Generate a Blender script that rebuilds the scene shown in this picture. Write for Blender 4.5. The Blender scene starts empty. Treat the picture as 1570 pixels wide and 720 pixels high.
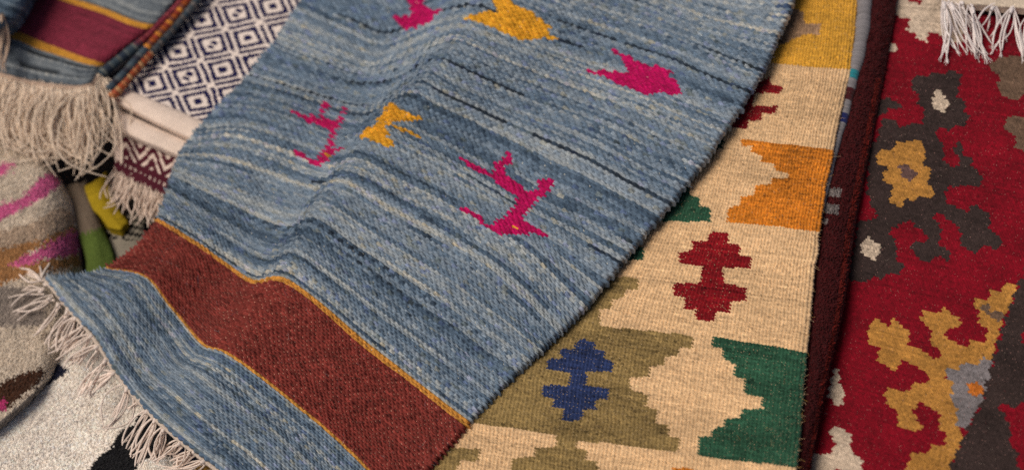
import bpy, math, random
import numpy as np

random.seed(7)
RNG = np.random.default_rng(7)
SC = bpy.context.scene
COL = SC.collection

# ------------------------------------------------------------------ camera and plan of the place
PITCH = math.radians(50.0)
DIST = 1.90
HFOV = math.radians(35.0)
CAM = np.array([0.0, -DIST * math.cos(PITCH), DIST * math.sin(PITCH)])
FWD = np.array([0.0, math.cos(PITCH), -math.sin(PITCH)])
RGT = np.array([1.0, 0.0, 0.0])
UPV = np.array([0.0, math.sin(PITCH), math.cos(PITCH)])
TH = math.tan(HFOV / 2)


def P(x, y, z):
    """survey coordinates (x, y in the plan survey) and a height in metres -> world point"""
    x = np.asarray(x, float); y = np.asarray(y, float)
    z = np.broadcast_to(np.asarray(z, float), x.shape)
    a = (x - 785.0) / 785.0 * TH
    b = (360.0 - y) / 785.0 * TH
    d = FWD + a[..., None] * RGT + b[..., None] * UPV
    k = (z - CAM[2]) / d[..., 2]
    return CAM + d * k[..., None]


def zbase(x, y):
    """the pile of rugs slopes down to the left"""
    x = np.asarray(x, float)
    return 0.13 * (x - 785.0) / 785.0


def lin(rgb):
    c = np.asarray(rgb, float) / 255.0
    return np.where(c <= 0.04045, c / 12.92, ((c + 0.055) / 1.055) ** 2.4)


def cr(ox, oy, sc, pts):
    return [(ox + a / sc, oy + b / sc) for a, b in pts]


def inside(poly, X, Y):
    poly = np.asarray(poly, float)
    r = np.zeros(X.shape, bool)
    n = len(poly)
    j = n - 1
    for i in range(n):
        xi, yi = poly[i]; xj, yj = poly[j]
        if yi != yj:
            c = ((yi > Y) != (yj > Y)) & (X < (xj - xi) * (Y - yi) / (yj - yi) + xi)
            r ^= c
        j = i
    return r


def catmull(pts, n):
    """smooth polyline through pts, resampled to n points by arc length"""
    p = np.asarray(pts, float)
    if len(p) == 2:
        t = np.linspace(0, 1, n)[:, None]
        return p[0] * (1 - t) + p[1] * t
    q = np.vstack([2 * p[0] - p[1], p, 2 * p[-1] - p[-2]])
    out = []
    for i in range(1, len(q) - 2):
        t = np.linspace(0, 1, 24, endpoint=False)[:, None]
        a, b, c, d = q[i - 1], q[i], q[i + 1], q[i + 2]
        out.append(0.5 * (2 * b + (c - a) * t + (2 * a - 5 * b + 4 * c - d) * t * t + (3 * b - a - 3 * c + d) * t ** 3))
    out.append(q[-2][None])
    o = np.vstack(out)
    L = np.concatenate([[0], np.cumsum(np.linalg.norm(np.diff(o, axis=0), axis=1))])
    s = np.linspace(0, L[-1], n)
    return np.stack([np.interp(s, L, o[:, k]) for k in range(p.shape[1])], 1)


class Loft:
    """sheet spanned by cross lines, s runs along a line, t from line to line"""
    def __init__(self, lines, tpos=None, m=240):
        self.g = np.stack([catmull(l, m) for l in lines])
        if tpos is None:
            d = np.linalg.norm(np.diff(self.g, axis=0), axis=2).mean(1)
            tpos = np.concatenate([[0], np.cumsum(d)])
        self.t = np.asarray(tpos, float) / tpos[-1]
        self.len_t = float(np.linalg.norm(np.diff(self.g, axis=0), axis=2).mean(1).sum())
        self.len_s = float(np.linalg.norm(np.diff(self.g, axis=1), axis=2).sum(1).mean())

    def grid(self, s, t):
        s = np.asarray(s, float); t = np.asarray(t, float)
        m = self.g.shape[1]
        f = np.clip(s, 0, 1) * (m - 1)
        i = np.minimum(f.astype(int), m - 2); w = (f - i)[None, :, None]
        G = self.g[:, i] * (1 - w) + self.g[:, i + 1] * w
        T = self.t; n = len(T)
        sl = np.zeros_like(G)
        for k in range(n):
            if n == 2:
                sl[k] = (G[1] - G[0]) / (T[1] - T[0])
            elif k == 0:
                sl[k] = (G[1] - G[0]) / (T[1] - T[0])
            elif k == n - 1:
                sl[k] = (G[k] - G[k - 1]) / (T[k] - T[k - 1])
            else:
                h0, h1 = T[k] - T[k - 1], T[k + 1] - T[k]
                sl[k] = ((G[k] - G[k - 1]) / h0 * h1 + (G[k + 1] - G[k]) / h1 * h0) / (h0 + h1)
        k = np.clip(np.searchsorted(T, t, side='right') - 1, 0, n - 2)
        h = (T[k + 1] - T[k])
        u = ((t - T[k]) / h)[:, None, None]; h = h[:, None, None]
        r = ((2 * u ** 3 - 3 * u ** 2 + 1) * G[k] + (u ** 3 - 2 * u ** 2 + u) * h * sl[k]
             + (-2 * u ** 3 + 3 * u ** 2) * G[k + 1] + (u ** 3 - u ** 2) * h * sl[k + 1])
        return r[..., 0], r[..., 1]


def smooth_noise(shape, cells, rng=RNG):
    """2D value noise of given shape, cells = control points per axis"""
    c = rng.standard_normal((cells[0] + 1, cells[1] + 1))
    a = np.linspace(0, cells[0], shape[0]); b = np.linspace(0, cells[1], shape[1])
    i = np.minimum(a.astype(int), cells[0] - 1); j = np.minimum(b.astype(int), cells[1] - 1)
    u = (a - i); v = (b - j)
    u = (u * u * (3 - 2 * u))[:, None]; v = (v * v * (3 - 2 * v))[None, :]
    return (c[i][:, j] * (1 - u) * (1 - v) + c[i + 1][:, j] * u * (1 - v) + c[i][:, j + 1] * (1 - u) * v + c[i + 1][:, j + 1] * u * v)


# ------------------------------------------------------------------ materials
MATS = {}


def wool(name, bump=0.35, scale=900.0, rough=0.95, sheen=0.15, mottled=0.18, spec=0.15):
    if name in MATS:
        return MATS[name]
    m = bpy.data.materials.new(name); m.use_nodes = True
    nt = m.node_tree; nd = nt.nodes; lk = nt.links
    for n in list(nd):
        nd.remove(n)
    out = nd.new('ShaderNodeOutputMaterial'); b = nd.new('ShaderNodeBsdfPrincipled')
    at = nd.new('ShaderNodeAttribute'); at.attribute_name = 'yarn'
    tc = nd.new('ShaderNodeTexCoord')
    nz = nd.new('ShaderNodeTexNoise'); nz.inputs['Scale'].default_value = scale; nz.inputs['Detail'].default_value = 3
    n2 = nd.new('ShaderNodeTexNoise'); n2.inputs['Scale'].default_value = 34.0; n2.inputs['Detail'].default_value = 4
    mr = nd.new('ShaderNodeMapRange'); mr.inputs['From Min'].default_value = 0.3; mr.inputs['From Max'].default_value = 0.7
    mr.inputs['To Min'].default_value = 1 - mottled; mr.inputs['To Max'].default_value = 1 + mottled
    mr2 = nd.new('ShaderNodeMapRange'); mr2.inputs['From Min'].default_value = 0.3; mr2.inputs['From Max'].default_value = 0.7
    mr2.inputs['To Min'].default_value = 0.93; mr2.inputs['To Max'].default_value = 1.07
    mu = nd.new('ShaderNodeMath'); mu.operation = 'MULTIPLY'
    vm = nd.new('ShaderNodeVectorMath'); vm.operation = 'SCALE'
    bp = nd.new('ShaderNodeBump'); bp.inputs['Strength'].default_value = bump; bp.inputs['Distance'].default_value = 0.0008
    lk.new(tc.outputs['Object'], nz.inputs['Vector']); lk.new(tc.outputs['Object'], n2.inputs['Vector'])
    lk.new(nz.outputs['Fac'], mr.inputs['Value']); lk.new(n2.outputs['Fac'], mr2.inputs['Value'])
    lk.new(mr.outputs['Result'], mu.inputs[0]); lk.new(mr2.outputs['Result'], mu.inputs[1])
    lk.new(at.outputs['Color'], vm.inputs[0]); lk.new(mu.outputs[0], vm.inputs['Scale'])
    lk.new(vm.outputs['Vector'], b.inputs['Base Color'])
    lk.new(nz.outputs['Fac'], bp.inputs['Height']); lk.new(bp.outputs['Normal'], b.inputs['Normal'])
    b.inputs['Roughness'].default_value = rough
    b.inputs['Specular IOR Level'].default_value = spec
    b.inputs['Sheen Weight'].default_value = sheen
    b.inputs['Sheen Roughness'].default_value = 0.5
    lk.new(b.outputs['BSDF'], out.inputs['Surface'])
    MATS[name] = m
    return m


# ------------------------------------------------------------------ mesh helpers
def link_mesh(name, V, F, C, mat, parent=None, smooth=True):
    """V (n,3), F (m,4) int array (or list of arrays), C (m,3) linear colours per face"""
    me = bpy.data.meshes.new(name)
    F = np.asarray(F, np.int32)
    me.vertices.add(len(V)); me.vertices.foreach_set('co', np.asarray(V, np.float32).ravel())
    k = F.shape[1]
    me.loops.add(F.size); me.loops.foreach_set('vertex_index', F.ravel())
    me.polygons.add(len(F))
    me.polygons.foreach_set('loop_start', np.arange(0, F.size, k, dtype=np.int32))
    me.polygons.foreach_set('loop_total', np.full(len(F), k, np.int32))
    if smooth:
        me.polygons.foreach_set('use_smooth', np.ones(len(F), bool))
    me.update(calc_edges=True)
    a = me.attributes.new('yarn', 'FLOAT_COLOR', 'CORNER')
    c4 = np.ones((len(F), 4), np.float32); c4[:, :3] = np.clip(C, 0, 1)
    a.data.foreach_set('color', np.repeat(c4, k, axis=0).ravel())
    me.materials.append(mat)
    o = bpy.data.objects.new(name, me)
    COL.objects.link(o)
    if parent is not None:
        o.parent = parent
        o.matrix_parent_inverse = parent.matrix_world.inverted()
    return o


class Bag:
    """collects quads for one mesh"""
    def __init__(self):
        self.V = []; self.F = []; self.C = []; self.n = 0

    def add(self, V, F, C):
        V = np.asarray(V, float); F = np.asarray(F, int)
        self.V.append(V); self.F.append(F + self.n); self.C.append(np.broadcast_to(np.asarray(C, float), (len(F), 3)))
        self.n += len(V)

    def build(self, name, mat, parent=None, smooth=True):
        return link_mesh(name, np.vstack(self.V), np.vstack(self.F), np.vstack(self.C), mat, parent, smooth)


def tube(bag, pts, rad, colour, sides=5, cap=True):
    pts = np.asarray(pts, float); n = len(pts)
    rad = np.broadcast_to(np.asarray(rad, float), (n,))
    T = np.gradient(pts, axis=0); T /= np.linalg.norm(T, axis=1)[:, None] + 1e-12
    ref = np.array([0.31, 0.17, 0.93])
    A = np.cross(T, ref); A /= np.linalg.norm(A, axis=1)[:, None] + 1e-9
    B = np.cross(T, A)
    th = np.arange(sides) * 2 * math.pi / sides
    V = pts[:, None] + rad[:, None, None] * (np.cos(th)[None, :, None] * A[:, None] + np.sin(th)[None, :, None] * B[:, None])
    V = V.reshape(-1, 3)
    i = np.arange(n - 1)[:, None] * sides; j = np.arange(sides)[None]; j2 = (j + 1) % sides
    F = np.stack([i + j, i + j2, i + sides + j2, i + sides + j], -1).reshape(-1, 4)
    c = np.asarray(colour, float)
    if c.ndim == 2:
        c = np.repeat(c[:n - 1], sides, axis=0)
    bag.add(V, F, c)


def empty(name, at):
    o = bpy.data.objects.new(name, None)
    o.empty_display_size = 0.05
    o.location = at
    COL.objects.link(o)
    bpy.context.view_layer.update()
    return o


def thing(name, label, cat, at, group=None):
    o = empty(name, at)
    o['label'] = label; o['category'] = cat
    if group:
        o['group'] = group
    return o


# ------------------------------------------------------------------ woven sheets
def weave(name, loft, ns, nt, ks, kt, zf, colour_fn, mat, parent, amp=0.0012, shear=0.2, rib=0.0, powr=0.6,
          edge=(1, 1, 1, 1), thick=0.006, jitter=0.8, round_n=1.6, seed=1, wob=0.15, peek=None, fibre=0.0):
    """ns stitches along s, nt rows along t; every stitch is a bump of ks x kt cells with a colour of its own.
    colour_fn(X, Y, row, k, S, T) -> linear rgb for stitch centres. edge: left, right, start, end are finished edges."""
    rng = np.random.default_rng(seed)
    th = 1 + wob * np.clip(rng.standard_normal(nt), -2, 2)
    rowedge = np.concatenate([[0], np.cumsum(th)]); rowedge /= rowedge[-1]
    su = np.arange(ns * ks + 1) / (ns * ks)
    vi = np.arange(nt * kt + 1) / kt
    tv = np.interp(vi, np.arange(nt + 1), rowedge)
    X, Y = loft.grid(su, tv)
    X = X + jitter * smooth_noise(X.shape, (max(4, nt // 9), max(4, ns // 6)), rng)
    Y = Y + jitter * 0.7 * smooth_noise(X.shape, (max(4, nt // 9), max(4, ns // 6)), rng)
    S = np.broadcast_to(su[None], X.shape); T = np.broadcast_to(tv[:, None], X.shape)
    Z = zf(X, Y, S, T)
    # rounded finished edges
    def roll(d):
        k = np.clip(1 - d / round_n, 0, 1)
        return thick * 0.6 * (1 - np.sqrt(np.clip(1 - k ** 2, 0, 1)))
    U = S * ns; W = np.broadcast_to(vi[:, None], X.shape)
    if edge[0]: Z = Z - roll(U)
    if edge[1]: Z = Z - roll(ns - U)
    if edge[2]: Z = Z - roll(W / 2)
    if edge[3]: Z = Z - roll((nt - W) / 2)
    Q = P(X, Y, Z)
    du = np.gradient(Q, axis=1); dv = np.gradient(Q, axis=0)
    N = np.cross(du, dv); N /= np.linalg.norm(N, axis=2)[..., None] + 1e-12
    N *= np.sign(N[..., 2:3] + 1e-9)
    # bumps
    row = np.minimum(np.floor(vi + 1e-9).astype(int), nt - 1)
    fv = vi - np.floor(vi + 1e-9)
    off = 0.5 * (row % 2)
    shr = shear * (1 + 0.35 * rng.standard_normal(nt))[row]
    uu = U + off[:, None] + shr[:, None] * (fv[:, None] - 0.5) + 0.04 * smooth_noise(X.shape, (nt, max(4, ns // 2)), rng)
    fu = uu - np.floor(uu + 1e-9)
    hgt = (np.sin(math.pi * np.clip(fu, 0, 1)) ** powr) * (np.sin(math.pi * np.clip(fv, 0, 1))[:, None] ** powr)
    if rib:
        hgt = hgt * (1 - rib) + rib * np.sin(math.pi * (U - np.floor(U))) ** 0.8
    kidx = np.clip(np.floor(uu).astype(int), 0, ns + 1)
    var = 1 + 0.25 * rng.standard_normal((nt, ns + 2))
    hgt = hgt * var[row[:, None], kidx]
    Q = Q + N * (amp * hgt)[..., None]
    R, Cn = X.shape
    # stitch colours
    fr = np.arange(nt * kt) // kt
    uc = (np.arange(ns * ks) + 0.5) / ks
    kc = np.floor(uc[None] + 0.5 * (np.arange(nt) % 2)[:, None]).astype(int)
    sc_ = np.clip((kc + 0.5 - 0.5 * (np.arange(nt) % 2)[:, None]) / ns, 0, 1)
    rc = (rowedge[:-1] + rowedge[1:]) / 2
    sgrid = (np.arange(ns + 1)[None] + 0.5 - 0.5 * (np.arange(nt) % 2)[:, None]) / ns
    sgrid = np.clip(sgrid, 0, 1)
    ss = np.linspace(0, 1, 2 * ns + 1)
    XX, YY = loft.grid(ss, rc)
    ci = np.clip(np.round(sgrid * 2 * ns).astype(int), 0, 2 * ns)
    rr = np.broadcast_to(np.arange(nt)[:, None], ci.shape)
    SX, SY = XX[rr, ci], YY[rr, ci]
    ST = np.broadcast_to(rc[:, None], SX.shape)
    colr = colour_fn(SX, SY, rr, np.broadcast_to(np.arange(ns + 1)[None], rr.shape), sgrid, ST)
    FC = colr[fr[:, None], np.clip(kc, 0, ns)[fr]]
    if fibre:                            # the yarn is not evenly dyed within one stitch
        FC = FC * (1 + fibre * np.repeat(rng.standard_normal((nt * kt, -(-ns * ks // 3))), 3, axis=1)[:, :ns * ks])[..., None]
    if peek is not None:                 # pale warp showing in the little gaps between stitches
        ufr = np.floor((uc[None] + off[:-1][:, None]) % 1.0 * ks + 1e-6).astype(int)
        gap = (ufr == 0) & ((np.arange(nt * kt) % kt) == 0)[:, None]
        pm = peek(SX, SY, ST, colr)[fr[:, None], np.clip(kc, 0, ns)[fr]]
        hit = gap & (rng.random(gap.shape) < pm[..., 3])
        FC = np.where(hit[..., None], pm[..., :3], FC)
    # skirt gives the sheet its thickness
    Qp = np.pad(Q, ((1, 1), (1, 1), (0, 0)), mode='edge')
    c0 = Q[R // 2, Cn // 2]
    ring = np.zeros(Qp.shape[:2], bool); ring[0] = ring[-1] = True; ring[:, 0] = ring[:, -1] = True
    Qp[ring, 2] -= thick
    FCp = np.pad(FC, ((1, 1), (1, 1), (0, 0)), mode='edge')
    R2, C2 = Qp.shape[:2]
    idx = np.arange(R2 * C2).reshape(R2, C2)
    F = np.stack([idx[:-1, :-1], idx[:-1, 1:], idx[1:, 1:], idx[1:, :-1]], -1).reshape(-1, 4)
    return link_mesh(name, Qp.reshape(-1, 3), F, FCp.reshape(-1, 3), mat, parent)


def pile(name, loft, ns, nt, zf, colour_fn, mat, parent, amp=0.003, tuft=0.006, tuft_n=6000, tuft_r=0.0011, thick=0.012,
         edge=(1, 1, 1, 1), round_d=0.06, lean=0.5, seed=3):
    """cut-pile sheet: uneven base with short yarn tufts standing on it"""
    rng = np.random.default_rng(seed)
    s = np.linspace(0, 1, ns + 1); t = np.linspace(0, 1, nt + 1)
    X, Y = loft.grid(s, t)
    S = np.broadcast_to(s[None], X.shape); T = np.broadcast_to(t[:, None], X.shape)

    def zz(X, Y, S, T):
        Z = zf(X, Y, S, T)
        for f, d in ((edge[0], S), (edge[1], 1 - S), (edge[2], T), (edge[3], 1 - T)):
            if f:
                k = np.clip(1 - d / round_d, 0, 1)
                Z = Z - thick * (1 - np.sqrt(np.clip(1 - k ** 2, 0, 1)))
        return Z
    Z = zz(X, Y, S, T) + amp * rng.standard_normal(X.shape) * 0.5 + amp * 0.6 * smooth_noise(X.shape, (max(4, nt // 6), max(4, ns // 6)), rng)
    Q = P(X, Y, Z)
    sc = (s[:-1] + s[1:]) / 2; tc = (t[:-1] + t[1:]) / 2
    XC, YC = loft.grid(sc, tc)
    FC = colour_fn(XC, YC, np.broadcast_to(sc[None], XC.shape), np.broadcast_to(tc[:, None], XC.shape), rng)
    Qp = np.pad(Q, ((1, 1), (1, 1), (0, 0)), mode='edge')
    ring = np.zeros(Qp.shape[:2], bool); ring[0] = ring[-1] = True; ring[:, 0] = ring[:, -1] = True
    Qp[ring, 2] -= thick
    FCp = np.pad(FC, ((1, 1), (1, 1), (0, 0)), mode='edge')
    R2, C2 = Qp.shape[:2]
    idx = np.arange(R2 * C2).reshape(R2, C2)
    F = np.stack([idx[:-1, :-1], idx[:-1, 1:], idx[1:, 1:], idx[1:, :-1]], -1).reshape(-1, 4)
    bag = Bag(); bag.add(Qp.reshape(-1, 3), F, FCp.reshape(-1, 3))
    if tuft_n:
        i = rng.integers(0, nt, tuft_n); j = rng.integers(0, ns, tuft_n)
        base = Q[i, j] * 0.5 + Q[i + 1, j + 1] * 0.5
        c = FC[i, j] * (1 + 0.12 * rng.standard_normal((tuft_n, 1)))
        d = rng.standard_normal((tuft_n, 3)) * lean + np.array([0, -0.25, 1.0])
        d /= np.linalg.norm(d, axis=1)[:, None]
        h = tuft * (0.6 + 0.7 * rng.random(tuft_n))
        a = np.cross(d, rng.standard_normal((tuft_n, 3))); a /= np.linalg.norm(a, axis=1)[:, None]
        b = np.cross(d, a)
        r = tuft_r * (0.6 + 0.8 * rng.random(tuft_n))[:, None]
        q0 = base - d * 0.002
        ringv = [q0 + a * r, q0 + b * r, q0 - a * r, q0 - b * r]
        mid = base + d * (h * 0.7)[:, None]
        m = [mid + a * r * 0.9, mid + b * r * 0.9, mid - a * r * 0.9, mid - b * r * 0.9]
        tip = base + d * h[:, None]
        e = [tip + a * r * 0.35, tip + b * r * 0.35, tip - a * r * 0.35, tip - b * r * 0.35]
        V = np.stack(ringv + m + e, 1)
        f = np.array([[0, 1, 5, 4], [1, 2, 6, 5], [2, 3, 7, 6], [3, 0, 4, 7], [4, 5, 9, 8], [5, 6, 10, 9], [6, 7, 11, 10], [7, 4, 8, 11], [8, 9, 10, 11]])
        Ft = (np.arange(tuft_n)[:, None, None] * 12 + f[None]).reshape(-1, 4)
        bag.add(V.reshape(-1, 3), Ft, np.repeat(c, 9, axis=0))
    return bag.build(name, mat, parent)


def fuzz(name, loft, n, zf, colour, mat, parent, length=0.006, rad=0.00011, lift=0.0022, srange=(0.01, 0.99), trange=(0.01, 0.99), seed=5, spread=1.0):
    """loose fibres lying on and sticking out of a woven sheet"""
    rng = np.random.default_rng(seed); bag = Bag()
    s = rng.uniform(*srange, n); t = rng.uniform(*trange, n)
    for a, b in zip(s, t):
        X, Y = loft.grid([a], [b])
        z = zf(X, Y, np.array([[a]]), np.array([[b]]))
        p0 = P(X, Y, z)[0, 0] + np.array([0, 0, lift * rng.uniform(0.3, 0.9)])
        d = rng.standard_normal(3) * np.array([1, 1, 0.45 * spread]); d[2] = abs(d[2]); d /= np.linalg.norm(d)
        k = rng.standard_normal(3) * np.array([1, 1, 0.3])
        L = length * rng.uniform(0.35, 1.3)
        u = np.linspace(0, 1, 5)[:, None]
        pts = p0 + d * L * u + k * L * 0.35 * u * u
        c = colour[rng.integers(len(colour))]
        tube(bag, pts, rad, c, 3)
    o = bag.build(name, mat, parent)
    o['kind'] = 'stuff'
    return o


def strand(root, tip, z0, z1, rng, bow=0.0, wig=1.5, arch=0.004, n=12, curl=0.0):
    """centre line of one fringe yarn from root to tip"""
    root = np.asarray(root, float); tip = np.asarray(tip, float)
    u = np.linspace(0, 1, n)
    d = tip - root; L = np.hypot(*d) + 1e-6
    nrm = np.array([-d[1], d[0]]) / L
    xy = root + d * u[:, None] + nrm * (bow * L * 4 * u * (1 - u))[:, None]
    ph, ph2 = rng.uniform(0, 6.28, 2)
    xy += nrm * (wig * np.sin(u * rng.uniform(4, 9) + ph) * u)[:, None]
    xy += (d / L) * (wig * 0.6 * np.sin(u * rng.uniform(4, 9) + ph2) * u)[:, None]
    if curl:
        a = np.clip((u - 0.6) / 0.4, 0, 1)
        xy += nrm * (curl * a * a)[:, None] - (d / L) * (abs(curl) * 0.5 * a * a)[:, None]
    z = z0 + (z1 - z0) * np.clip(u * 1.6, 0, 1) ** 0.8 + arch * np.sin(math.pi * u)
    return P(xy[:, 0], xy[:, 1], z)


def tassel(parent, root, tips, z0, z1, n, seed, col, rad=0.0009, spread=5.0, bow=0.08, wig=1.5, arch=0.004, curl=0.0, knot=True, rootw=2.5, frayed=0.0):
    rng = np.random.default_rng(seed); bag = Bag()
    col = lin(col)
    for i in range(n):
        tp = np.asarray(tips[i % len(tips)], float) + rng.standard_normal(2) * spread
        rt = np.asarray(root, float) + rng.standard_normal(2) * rootw
        pts = strand(rt, tp, z0, z1 + rng.uniform(0, 0.004), rng, bow * rng.standard_normal(), wig, arch * rng.uniform(0.5, 1.5), 12, curl * rng.standard_normal())
        c = col * (1 + 0.08 * rng.standard_normal())
        r = rad * rng.uniform(0.8, 1.15) * np.concatenate([np.ones(11), [0.6]])
        tube(bag, pts, r, c, 5)
        if frayed:
            for q in range(4):
                d = pts[-1] - pts[-3] + rng.standard_normal(3) * frayed
                tube(bag, np.stack([pts[-2], pts[-1] + d * 0.2, pts[-1] + d * rng.uniform(0.4, 0.9)]), rad * 0.35, c * 1.05, 3)
    if knot:
        k = P(np.array([root[0]]), np.array([root[1]]), z0)[0]
        t = P(np.array([root[0] * 0.85 + tips[0][0] * 0.15]), np.array([root[1] * 0.85 + tips[0][1] * 0.15]), z0)[0]
        tube(bag, np.stack([k, k * 0.6 + t * 0.4, t]), np.array([0.6, 1.5, 0.8]) * rad * 1.7, col, 6)
    return bag.build('tassel', wool('fringe_yarn', 0.5, 1400, 0.9, 0.1, 0.15), parent)


def cord(name, parent, line, zf, rad, colours, mat, turns=40, sides=8, n=None, ripple=0.25, seed=2, taper=None):
    """thick bound edge; colour changes wrap by wrap"""
    rng = np.random.default_rng(seed)
    n = n or turns * 4
    l = catmull(line, n)
    Z = zf(l[:, 0], l[:, 1])
    pts = P(l[:, 0], l[:, 1], Z)
    w = np.arange(n) / n * turns
    r = rad * (1 - ripple + ripple * np.abs(np.sin(math.pi * w))) * (1 + 0.06 * np.sin(w * 0.7))
    if taper: r = r * np.interp(np.linspace(0, 1, n), np.linspace(0, 1, len(taper)), taper)
    c = np.array([colours(int(k), l[i], rng) for i, k in enumerate(w)])
    bag = Bag(); tube(bag, pts, r, c, sides)
    return bag.build(name, mat, parent)


# ================================================================== 1. the blue striped rug
BL = [
    [(70, 424), (92, 450), (118, 482), (150, 520), (185, 575), (236, 634), (300, 690), (345, 725), (430, 798), (545, 872)],
    [(165, 411), (225, 424), (262, 468), (310, 525), (350, 541), (420, 592), (480, 640), (570, 722), (622, 762)],
    [(241, 337), (300, 372), (345, 404), (388, 432), (430, 428), (480, 460), (560, 528), (640, 590), (715, 650)],
    [(262, 280), (330, 318), (400, 352), (440, 362), (475, 350), (540, 395), (620, 450), (720, 520), (792, 570)],
    [(290, 215), (360, 212), (430, 232), (480, 250), (512, 256), (548, 246), (610, 278), (710, 330), (800, 384), (893, 474)],
    [(345, 155), (400, 160), (455, 178), (515, 202), (545, 204), (590, 186), (640, 208), (720, 252), (815, 308), (880, 340), (967, 386)],
    [(386, 110), (469, 136), (535, 155), (575, 158), (600, 148), (648, 121), (690, 138), (780, 182), (880, 224), (970, 272), (1034, 304)],
    [(446, 30), (520, 60), (574, 83), (613, 73), (668, 50), (710, 41), (745, 52), (800, 75), (880, 106), (960, 135), (1040, 168), (1112, 199)],
    [(500, -65), (575, -38), (620, -22), (660, -32), (710, -58), (760, -62), (830, -30), (900, 4), (1000, 38), (1100, 76), (1172, 104)],
    [(560, -150), (650, -112), (700, -118), (770, -148), (830, -125), (930, -62), (1000, -22), (1070, 10), (1120, 24), (1201, 36)],
    [(620, -240), (720, -195), (780, -215), (850, -225), (930, -170), (1010, -105), (1100, -60), (1170, -42), (1232, -50)],
]
BLUE = Loft(BL)
CREST = catmull([(330, 560), (430, 430), (470, 352), (546, 246), (590, 187), (648, 119), (708, 42), (765, -62), (850, -225)], 120)


def ridge(x, y):
    """the fold that runs up the rug: steep on its left flank, easy on its right"""
    cx = np.interp(-y, -CREST[:, 1], CREST[:, 0])
    d = (x - cx)
    h = np.interp(-y, [-560, -430, -250, -120, 0, 220], [0.004, 0.015, 0.030, 0.041, 0.043, 0.043])
    left = np.exp(-(np.minimum(d, 0) / 55.0) ** 2)
    right = np.exp(-(np.maximum(d, 0) / 190.0) ** 2)
    val = -0.008 * np.exp(-((d + 95) / 50.0) ** 2)
    return np.where(d < 0, left, right) * h + val


def z_blue(x, y, s=None, t=None):
    z = zbase(x, y) + 0.0425 + ridge(x, y)
    # right edge lifts a little off the kilim towards the far end, left corner hangs down
    e = np.interp(-y, [-700, -400, -150, 0], [0.0, 0.004, 0.012, 0.018])
    z = z + e * np.clip((x - 750) / 350, 0, 1)
    c = np.clip((330 - x) / 260, 0, 1) * np.clip((y - 330) / 100, 0, 1)
    z = z - 0.035 * c ** 1.3
    # waves of the loose end
    z = z + 0.006 * np.sin((x + y) / 46.0) * np.clip((420 - x) / 200, 0, 1) * np.clip((y - 380) / 100, 0, 1)
    z = z + 0.004 * np.sin(x / 95.0 + y / 60.0)
    return z


T1, T2 = BLUE.t[1], BLUE.t[2]
NSB, NTB = 66, 268
PINK = []
PINK.append(cr(880, 60, 7.2, [(425, 95), (480, 120), (560, 175), (680, 235), (860, 300), (1000, 330), (1080, 370), (1070, 430), (1130, 480), (1180, 540), (1170, 590), (1060, 605), (820, 630), (700, 600), (560, 545), (430, 465), (300, 430), (180, 370), (120, 350), (300, 350), (380, 340), (440, 375), (520, 370), (600, 385), (600, 330), (560, 270), (500, 200), (440, 140)]))
PINK.append(cr(580, 0, 4.5, [(90, 140), (95, 118), (140, 125), (230, 120), (262, 108), (225, 60), (200, 20), (200, -30), (270, -20), (330, 40), (400, 65), (475, 62), (430, 95), (370, 155), (300, 195), (210, 195), (150, 175)]))
# first animal
D1 = (430, 140, 5.5375)
PINK += [cr(*D1, q) for q in (
    [(100, 180), (125, 170), (200, 215), (290, 250), (330, 232), (400, 240), (520, 290), (490, 345), (440, 345), (330, 300), (240, 270), (170, 225)],
    [(345, 235), (345, 160), (365, 130), (360, 95), (410, 90), (415, 160), (380, 180), (385, 240)],
    [(270, 235), (255, 190), (280, 185), (310, 235)],
    [(480, 270), (490, 240), (530, 225), (525, 175), (540, 145), (578, 150), (575, 185), (550, 200), (550, 260), (520, 290)],
    [(490, 330), (450, 340), (420, 400), (400, 470), (350, 540), (320, 600), (380, 620), (440, 580), (470, 530), (545, 495), (530, 482), (450, 495), (470, 400)],
    [(135, 545), (150, 512), (195, 535), (260, 580), (320, 590), (345, 600), (350, 640), (310, 640), (260, 615), (190, 575)])]
D2 = (690, 220, 4.5)
PINK += [cr(*D2, q) for q in (
    [(65, 120), (85, 98), (130, 120), (200, 165), (250, 205), (300, 200), (380, 215), (460, 260), (500, 300), (530, 330), (590, 335), (620, 380), (600, 420), (560, 440), (520, 480), (500, 540), (560, 570), (630, 610), (690, 628), (670, 645), (560, 625), (500, 640), (420, 635), (330, 620), (270, 580), (215, 550), (150, 505), (75, 460), (95, 428), (130, 445), (200, 490), (240, 530), (270, 570), (310, 555), (360, 515), (420, 480), (440, 440), (480, 410), (440, 395), (495, 395), (490, 375), (420, 350), (340, 290), (290, 245), (180, 195)],
    [(300, 210), (305, 160), (320, 125), (360, 130), (370, 100), (395, 90), (390, 65), (430, 62), (435, 130), (400, 150), (370, 160), (385, 200), (340, 215)],
    [(590, 340), (600, 310), (620, 270), (650, 260), (660, 225), (690, 220), (720, 300), (680, 300), (690, 340), (650, 340), (660, 370), (620, 380)])]
YEL = []
YEL.append(cr(580, 0, 4.5, [(595, 140), (640, 118), (720, 80), (790, 92), (845, 100), (820, 50), (790, 10), (800, -40), (870, -20), (920, 20), (1000, 60), (1100, 120), (1170, 170), (1190, 230), (1240, 275), (1150, 270), (1060, 282), (960, 278), (860, 235), (770, 190), (720, 160), (650, 155)]))
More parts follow.
